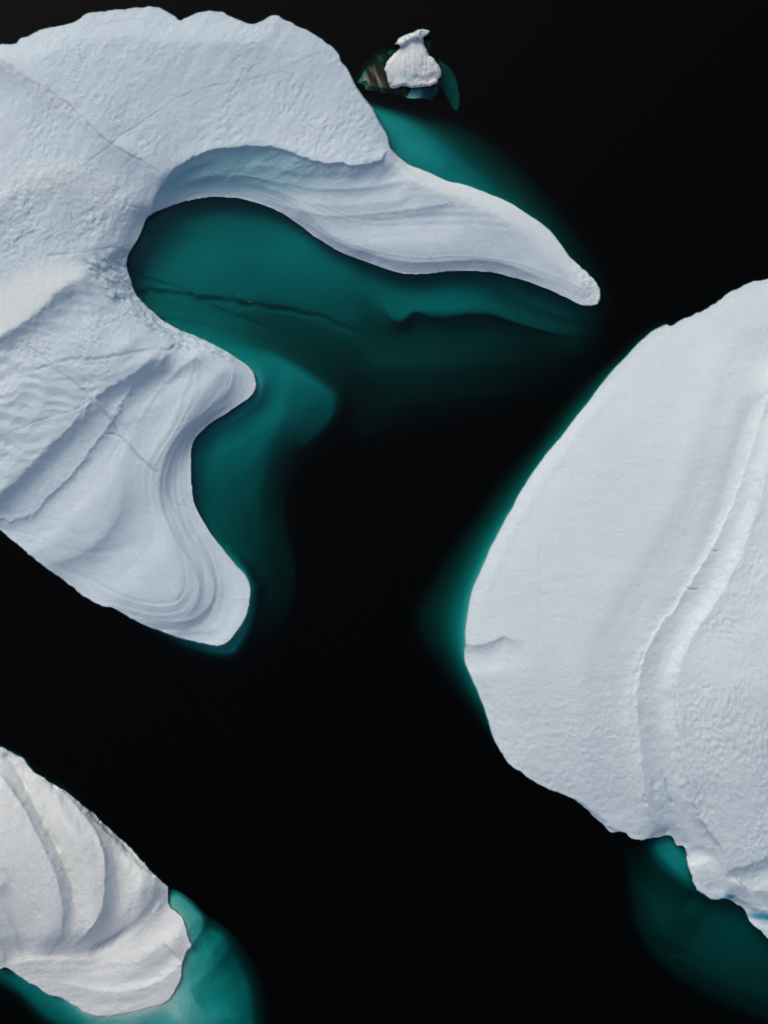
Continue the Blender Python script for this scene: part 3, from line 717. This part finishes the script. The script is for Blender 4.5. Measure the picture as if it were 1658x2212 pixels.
ridges = [[(x, y, h) for x, y, h, _ in BC + BC[:1]],
 [(-160,1760,8),(-100,1850,9),(-60,1950,8),(-40,2020,5)],
 [(0,1690,5.5),(50,1765,6.6),(90,1850,7),(118,1930,6.6),(118,2000,5.4),(90,2045,4)],
 [(60,1680,4),(120,1760,5.2),(180,1820,5.6),(205,1890,5.4),(200,1950,4.8),(160,2010,4.4)],
 [(230,1810,3.4),(280,1870,4.2),(302,1920,4.0),(272,1972,3.7),(212,2018,3.5)],
 [(345,1935,1.7),(320,1978,1.5),(280,2018,1.4),(235,2050,1.4),(180,2064,1.6),(90,2070,2.0)],
 [(385,2020,1.3),(350,2070,1.8),(280,2105,1.8),(200,2110,1.7),(110,2095,1.6)]]
Za = blur(g.solve(ridges), 3)
def rev(a): return a[::-1]
Za = g.fold(Za, rev(F1), 2.4, 2.0, 20, 24, rag=1.2, ends=(0.35, 0.25))
Za = g.fold(Za, rev(F2), 2.7, 2.2, 20, 30, rag=1.5, ends=(0.35, 0.2))
Za = g.fold(Za, rev(F3), 1.5, 5, 30, 24, 0.5, rag=1.5, ends=(0.35, 0.3))
Za = g.fold(Za, F4, 0.8, 3, 20, 20, rag=1.2, ends=(0.1, 0.1), jump=0.05)
Za = g.fold(Za, F5, 1.2, 3, 20, 24, rag=1.2, ends=(0.03, 0.35), jump=0.05)
Za = g.fold(Za, rev(F6), 0.7, 2, 18, 16, 0.5, ends=(0.4, 0.2))
Za = g.fold(Za, rev(F7), 0.5, 2, 12, 12, 0.5, ends=(0.4, 0.3))
Za, _ = g.groove(Za, [(8,1624),(46,1680),(71,1730),(96,1784),(121,1830),(142,1880),(156,1922),(155,1951),(146,1978)], 1.2, 7, rag=2, ends=(0.05, 0.25))
Za, _ = g.groove(Za, [(0,1880),(30,1905),(60,1945),(90,1985)], 0.25, 6, rag=2)
Za = g.fold(Za, [(90,1690),(112,1706),(134,1704),(158,1735),(190,1762),(225,1800),(255,1830),(290,1862),(330,1898)][::-1], 1.2, 3.0, 20, 10, 0.6, rag=3, ends=(0.05, 0.1))
ne = np.clip(1 - np.abs(sd) / 26, 0, 1) * (X - 150 > (Y - 1730) * 0.9 - 30) * (Y < 1905)
Za += 0.30 * fbm(X, Y, 16, 3, 4, 0.6) * blur(ne, 3)
Za += 0.06 * fbm(X, Y, 40, 4, 3, 0.5) + 0.07 * fbm(X * 0.4 + Y * .2, Y * 1.2, 18, 5, 3) * sstep(1950, 2100, Y) + 0.06 * fbm(X * 1.3 - Y * .4, (Y + X * .5) * .4, 20, 6, 3) * sstep(2000, 1850, Y)
uw = [[(x, y, -float(dep(gg))) for x, y, _, gg in BC + BC[:1]],
 G([(0,1605,10),(30,1615,16),(60,1632,24),(90,1662,16),(120,1684,18),(150,1700,22),(182,1728,18),(205,1745,8)]),
 Gc(DEEP, [(-100,1585),(0,1592),(60,1615),(110,1650),(165,1690),(215,1735),(280,1800),(350,1880),(385,1905),(430,1925),(475,1970),(520,2010),(560,2060),(590,2120),(605,2180),(615,2260),(620,2330)]),
 G([(366,1918,90),(385,1926,138),(405,1941,140),(428,1965,142),(442,1985,138),(430,2003,140),(418,2025,150)]),
 G([(380,1944,158),(400,1966,152),(415,1992,156)]),
 G([(362,1908,20),(385,1914,40),(412,1930,40),(438,1956,44),(456,1980,60),(480,1994,40),(504,2014,38),(530,2050,34),(552,2089,32),(569,2130,30),(578,2172,30),(584,2230,30),(590,2330,30)]),
 G([(450,2004,112),(478,2020,104),(498,2048,84),(520,2090,80),(540,2140,82),(548,2200,84),(552,2330,80)]),
 G([(436,2022,140),(450,2050,138),(440,2085,138),(420,2110,138)]),
 G([(412,2080,150),(402,2110,160),(395,2140,165)]),
 G([(500,2120,118),(450,2140,146),(410,2165,166),(380,2190,176),(400,2212,170)]),
 G([(520,2200,112),(460,2200,142),(420,2230,150),(380,2330,130)]),
 G([(350,2195,160),(300,2212,162),(260,2225,155),(200,2225,140),(160,2210,118),(120,2185,108),(70,2150,104),(20,2120,96),(0,2112,92)]),
 G([(140,2225,84),(100,2200,84),(75,2180,80),(50,2158,76),(20,2135,72),(0,2122,68),(-60,2100,60)]),
 G([(125,2235,22),(80,2205,20),(58,2178,18),(40,2160,18),(0,2138,20),(-60,2125,20)]),
 G([(150,2260,30),(250,2290,60),(350,2330,60)]),
 Gc(8, [(60,2230),(30,2190),(-20,2160),(-80,2150)]),
 Gc(DEEP, [(-280,2150),(-150,2200),(0,2230),(100,2330)]), Gc(DEEP, [(-280,2330),(60,2330)]), Gc(DEEP, [(-280,1540),(680,1540),(680,2330)])]
Zu = blur(g.solve(uw), 2)
Zu = g.fold(Zu, [(452,1984),(440,2004),(424,2028),(412,2048),(404,2066)], -0.8, 2.2, 14, 16, 0.5, ends=(0.05, 0.3))
Zu = g.fold(Zu, [(520,2030),(500,2046),(474,2078),(440,2112),(402,2143)], -0.9, 5, 30, 26, 0.5)
Zu = g.fold(Zu, [(365,1913),(385,1920),(408,1936),(434,1961),(452,1984)], -1.2, 2.5, 14, 14, 0.5, ends=(0.1, 0.05))
Zu += 0.10 * fbm(X, Y, 70, 95, 4)
k = sstep(-0.8 * PX, 0.8 * PX, sd)
Z = Zu * (1 - k) + np.maximum(Za, 0.12) * k
apron = g.inside(np.array([(500,1850)] + [(366,1915)] + F4 + [(-20,2090),(-20,2300),(600,2300)], float))
root = thing('iceberg', 'white iceberg with curved overlapping folds at the lower left corner', 'iceberg', tuple(world_pos(np.array(100.), np.array(1950.), np.array(0.))), 'icebergs on the black sea')
build(g, Z, root, [('folded_slope', np.ones(X.shape, bool)), ('low_apron', apron), ('submerged_foot', None)],
      {'*': MAT_SNOW}, {'vein': np.zeros_like(X), 'dirt': np.zeros_like(X), 'rough': np.clip(0.10 + 0.5 * blur(ne, 3), 0, 1) * (sd > 0)}, fields=(Za, Zu))

# ================================================================== small iceberg with a dirty flank
def c2(pts, *ex): return [(743 + .3648 * p[0], .3648 * p[1], *(p[2:] or ex)) for p in pts]
g = Grid(740, 20, 1050, 300, PX * 0.5)
X, Y = g.X, g.Y
white = c2([(240,405),(255,360),(285,325),(320,290),(330,270),(296,262),(310,245),(330,220),(360,202),(400,190),(440,172),(465,167),(508,178),(500,205),(472,222),(472,245),(480,275),(500,320),(530,340),
  (555,375),(575,420),(575,450),(560,465),(550,490),(530,505),(480,512),(430,518),(400,522),(380,516),(345,508),(310,522),(280,522),(265,500),(255,460),(243,425)], 3.0)
cap = c2([(326,284),(318,270),(294,264),(310,245),(330,220),(360,202),(400,190),(440,172),(465,165),(512,176),(502,207),(475,222),(474,242),(440,236),(400,240),(370,255),(345,270)], 1)
dirty = c2([(80,487),(95,455),(125,410),(160,365),(182,326),(215,318),(252,312),(270,330),(320,300),(420,400),(380,560),(345,578),(300,562),(240,552),(190,545),(130,532),(115,505)], .2)
sdw, _ = coast_sd(g, rough_line(catmull(white, True, 2.0), 1.0, 5, 9), 30)
sdd, _ = coast_sd(g, rough_line(catmull(dirty, True, 2.0), 1.2, 6, 12), 30)
sdc, insc = coast_sd(g, rough_line(catmull(cap, True, 2.0), 0.6, 7, 8), 30)
cx, cyy = 743 + .3648 * 410, .3648 * 400
Zw = 1.5 + 1.1 * np.exp(-(((X - cx) / 45) ** 2 + ((Y - cyy + 14) / 50) ** 2)) - 0.6 * sstep(8, 0, sdw)
Zw += 0.06 * afbm(X * 1.6, Y * 0.12, 7, 3, 3, 0.7) * sstep(.3648 * 250, .3648 * 290, Y) * sstep(.3648 * 470, .3648 * 430, Y)
Zw -= 0.25 * sstep(.3648 * 440, .3648 * 500, Y + 0.25 * (X - cx)) * (0.7 + 0.5 * fbm(X, Y, 10, 8, 3))
Zw = g.fold(Zw, c2([(400,470),(430,440),(470,455),(520,430),(560,425)]), 0.3, 2.0, 6, 8, 0.5, rag=1)
Zw += 0.10 * fbm(X, Y, 18, 12, 3, 0.5)
Zcap = 3.0 + 0.5 * fbm(X, Y, 16, 13, 4) - 0.9 * sstep(6, 0, sdc)
kc = sstep(-1.2, 1.2, sdc)
Zw = np.where(sdc > -30, Zw * (1 - kc) + Zcap * kc, Zw)
vein_w = np.clip(0.5 * sstep(0.15, 0.9, afbm(X * 1.6, Y * 0.10, 5, 9, 3, 0.7)) * sstep(-0.3, 0.5, noise(X, Y, 22, 3)) * sstep(95, 108, Y) * sstep(172, 160, Y), 0, 1)
vein_w = np.maximum(vein_w, 0.45 * kc * sstep(0, .6, fbm(X * 2, Y * .5, 9, 14, 3)))
vein_w = np.maximum(vein_w, 0.45 * sstep(.0, .8, fbm(X, Y, 16, 15, 3)) * sstep(150, 160, Y))
Zd = -1.3 + 1.6 * sstep(0, 14, sdd) * sstep(-6, 30, (X - 770) * 0 + 20) - 1.5 * sstep(.3648 * 420, .3648 * 330, Y)
u_ = (X - 775) * 0.92 - (Y - 160) * 0.38
Zd += 0.35 * fbm(u_ * 1.6, (Y + X * .3) * .35, 14, 16, 3)
bands = sstep(8, 20, u_) * (0.55 + 0.6 * fbm(u_ * 1.5, (Y + X * .4) * .25, 12, 17, 3)) + 0.5 * sstep(28, 40, u_)
uws = [G([(743 + .3648 * a, .3648 * b, v if v < 30 else v * 1.4) for a, b, v in L_]) for L_ in [
  [(300,530,70),(350,545,105),(400,555,110),(470,555,105),(530,545,95),(555,500,90)],
  [(330,565,60),(360,582,80),(420,590,80),(470,590,74),(515,600,60),(545,570,56),(565,520,50)],
  [(330,590,12),(400,606,12),(470,608,12),(530,616,12),(560,590,10),(575,540,16),(572,480,24)],
  [(582,370,40),(610,420,56),(635,480,66),(655,540,72),(665,600,70),(655,640,60)],
  [(600,440,52),(612,500,58),(630,560,66),(645,610,66)],[(596,400,50),(620,450,60),(640,510,66),(652,570,68)],[(350,530,90),(420,540,100),(520,530,95)],[(340,555,80),(420,572,88),(500,575,78)],[(610,460,54),(625,530,60),(640,590,66),(650,625,60)],
  [(560,350,20),(600,380,16),(640,430,14),(672,490,14),(690,560,14),(690,620,14),(665,662,14),(640,650,14),(615,590,14),(590,530,12)],
  [(478,250,60),(500,250,56),(500,290,50),(512,325,46)],[(520,240,10),(530,300,10),(545,340,10)],
  [(262,308,70),(300,295,74),(320,290,80)],[(170,312,14),(240,296,20),(300,282,14)],
  [(90,450,10),(130,390,10),(160,340,10)],
  [(60,500,8),(130,548,8),(240,566,8),(330,592,10)],
  [(540,380,60),(580,470,60)],[(280,240,6),(300,200,6),(400,150,6),(540,150,6),(560,300,6),(620,340,6),(700,450,6),(740,560,6),(730,660,6),(660,700,6),(560,680,6),(400,650,6),(200,600,6),(20,560,6)],
  [(20,560,6),(30,400,6),(120,300,6),(280,240,6)]]]
Zu = blur(g.solve(uws, 1, 16), 2)
def patch(pts, gv, soft, grad=None):
    global Zu
    q, _ = coast_sd(g, rough_line(catmull(c2(pts, 0.0), True, 2.0), 0.8, 11, 14), 30)
    kk = sstep(-soft, soft, q)
    Zu = Zu * (1 - kk) - dep(gv if grad is None else gv + grad) * kk
Zu = np.full_like(X, -float(dep(1)))
patch([(60,470),(150,330),(260,290),(330,560),(350,600),(250,585),(140,560)], 16, 5)
patch([(555,350),(590,365),(630,400),(665,460),(685,530),(690,600),(675,652),(650,655),(628,620),(600,570),(570,520),(545,470)], 64, 2.5)
patch([(465,235),(500,236),(520,250),(512,300),(520,335),(500,345),(440,330)], 78, 2.0)
patch([(250,330),(262,300),(290,292),(330,285),(350,330),(300,360)], 66, 1.5)
patch([(300,500),(320,545),(350,575),(390,588),(440,586),(490,594),(515,600),(530,575),(545,562),(560,545),(566,480),(540,430),(300,430)], 158, 2.0, -70 * sstep(743 + .3648 * 450, 743 + .3648 * 530, X))
Zu += 0.25 * fbm(X, Y, 24, 18, 3)
kd = sstep(-1.2, 1.2, sdd)
Z = Zu * (1 - kd) + np.maximum(Zd, Zu) * kd
kw = sstep(-1.1, 1.1, sdw)
Z = Z * (1 - kw) + Zw * kw
root = thing('iceberg', 'small weathered iceberg with a brown dirty flank beside the hooked one', 'iceberg', tuple(world_pos(np.array(890.), np.array(140.), np.array(0.))), 'icebergs on the black sea')
# the dirty flank lies partly awash, so keep it one part above and below the water
P_w = sdw > 0
def build_small():
    own_d = (sdd > 0) & ~P_w
    Zs = Z.copy()
    build(g, Zs, root, [('ice_block', np.ones(X.shape, bool)), ('dirty_flank', own_d), ('ice_cap', insc & P_w), ('submerged_foot', None)],
          {'*': MAT_SNOW, 'dirty_flank': MAT_DIRTY, 'submerged_foot': MAT_SMALLFOOT},
          {'vein': vein_w * P_w, 'dirt': np.clip(bands, 0, 1) * kd * (1 - kw), 'rough': 0.4 * P_w.astype(float), 'stain': kd * (1 - kw)}, floor=-18.0)
MAT_SMALLFOOT = MAT_SNOW.copy(); MAT_SMALLFOOT.name = 'stained_submerged_ice'
_nt = MAT_SMALLFOOT.node_tree
_b = [n for n in _nt.nodes if n.type == 'BSDF_PRINCIPLED'][0]
_src = _b.inputs['Base Color'].links[0].from_socket
for fac_n, colr in (('stain', (0.42, 0.38, 0.30, 1)), ('dirt', (0.055, 0.038, 0.026, 1))):
    mx = _nt.nodes.new('ShaderNodeMix'); mx.data_type = 'RGBA'
    at = _nt.nodes.new('ShaderNodeAttribute'); at.attribute_name = fac_n
    _nt.links.new(at.outputs['Fac'], mx.inputs[0]); _nt.links.new(_src, mx.inputs[6]); mx.inputs[7].default_value = colr
    _src = mx.outputs[2]
_nt.links.new(_src, _b.inputs['Base Color'])
build_small()

# ================================================================== sea
def slab(name, z0, z1, R, mat):
    vs = [(x, y, z) for z in (z0, z1) for x, y in ((-R, -R), (R, -R), (R, R), (-R, R))]
    fs = [(3, 2, 1, 0), (4, 5, 6, 7), (0, 1, 5, 4), (1, 2, 6, 5), (2, 3, 7, 6), (3, 0, 4, 7)]
    me = bpy.data.meshes.new(name); me.from_pydata(vs, [], fs); me.materials.append(mat)
    o = bpy.data.objects.new(name, me); COL.objects.link(o); o['kind'] = 'structure'; return o

mw = bpy.data.materials.new('sea_water'); mw.use_nodes = True
nt = mw.node_tree; nt.nodes.clear()
out = nt.nodes.new('ShaderNodeOutputMaterial')
tr = nt.nodes.new('ShaderNodeBsdfTransparent'); gl = nt.nodes.new('ShaderNodeBsdfGlossy'); mx = nt.nodes.new('ShaderNodeMixShader')
gl.inputs['Roughness'].default_value = 0.02
gl.inputs['Color'].default_value = (1.0, 0.95, 0.88, 1)
lw = nt.nodes.new('ShaderNodeFresnel'); lw.inputs['IOR'].default_value = 1.22
nt.links.new(lw.outputs[0], mx.inputs[0]); nt.links.new(tr.outputs[0], mx.inputs[1]); nt.links.new(gl.outputs[0], mx.inputs[2])
nz = nt.nodes.new('ShaderNodeTexNoise'); nz.inputs['Scale'].default_value = 0.5; nz.inputs['Detail'].default_value = 3
geo = nt.nodes.new('ShaderNodeNewGeometry'); nt.links.new(geo.outputs['Position'], nz.inputs['Vector'])
bp = nt.nodes.new('ShaderNodeBump'); bp.inputs['Strength'].default_value = 0.04; bp.inputs['Distance'].default_value = 0.1
nt.links.new(nz.outputs[0], bp.inputs['Height']); nt.links.new(bp.outputs[0], gl.inputs['Normal'])
va = nt.nodes.new('ShaderNodeVolumeAbsorption')
RR = 5.0
va.inputs['Density'].default_value = SIG_G * RR
va.inputs['Color'].default_value = (0.0, 1 - 1 / RR, 1 - 1.05 / RR, 1)
nt.links.new(mx.outputs[0], out.inputs['Surface']); nt.links.new(va.outputs[0], out.inputs['Volume'])
slab('water', -120, 0, 4000, mw)
ms = bpy.data.materials.new('sea_floor_mud'); ms.use_nodes = True
ms.node_tree.nodes['Principled BSDF'].inputs['Base Color'].default_value = (0.08, 0.075, 0.06, 1)
slab('seabed', -140, -121, 4200, ms)

# ================================================================== tiny ice chips adrift in the bay
def chip(i, x, y, r, label):
    vs, fs = [], []
    n = 7
    for k, (rr, z) in enumerate(((0.7, -0.08), (1.0, 0.03), (0.75, 0.12))):
        for j in range(n):
            a = 2 * math.pi * j / n; q = 1 + 0.3 * float(noise(np.array(a * 3.1), np.array(float(i + k)), 1.0, 5))
            vs.append((r * rr * q * math.cos(a), r * 0.7 * rr * q * math.sin(a), z))
    for k in range(2):
        for j in range(n): fs.append((k * n + j, k * n + (j + 1) % n, (k + 1) * n + (j + 1) % n, (k + 1) * n + j))
    fs.append(tuple(range(2 * n, 3 * n))); fs.append(tuple(range(n))[::-1])
    me = bpy.data.meshes.new('ice_chip'); me.from_pydata(vs, [], fs); me.materials.append(MAT_SNOW)
    o = bpy.data.objects.new('ice_chip', me); COL.objects.link(o)
    o.location = tuple(world_pos(np.array(float(x)), np.array(float(y)), np.array(0.)))
    o['label'] = label
    o['category'] = 'ice chip'; o['group'] = 'ice chips adrift in the bay'
for i, (x, y, r, t) in enumerate([
        (540, 579, .09, 'tiny white ice chip floating alone in the teal bay well above the dark crack'),
        (514, 638, .08, 'tiny white ice chip floating just above the dark crack, left of its two neighbours'),
        (540, 651, .12, 'largest white ice chip, floating right over the dark crack in the teal bay'),
        (551, 660, .08, 'tiny white ice chip floating just below the dark crack, lowest of the four')]):
    chip(i, x, y, r, t)
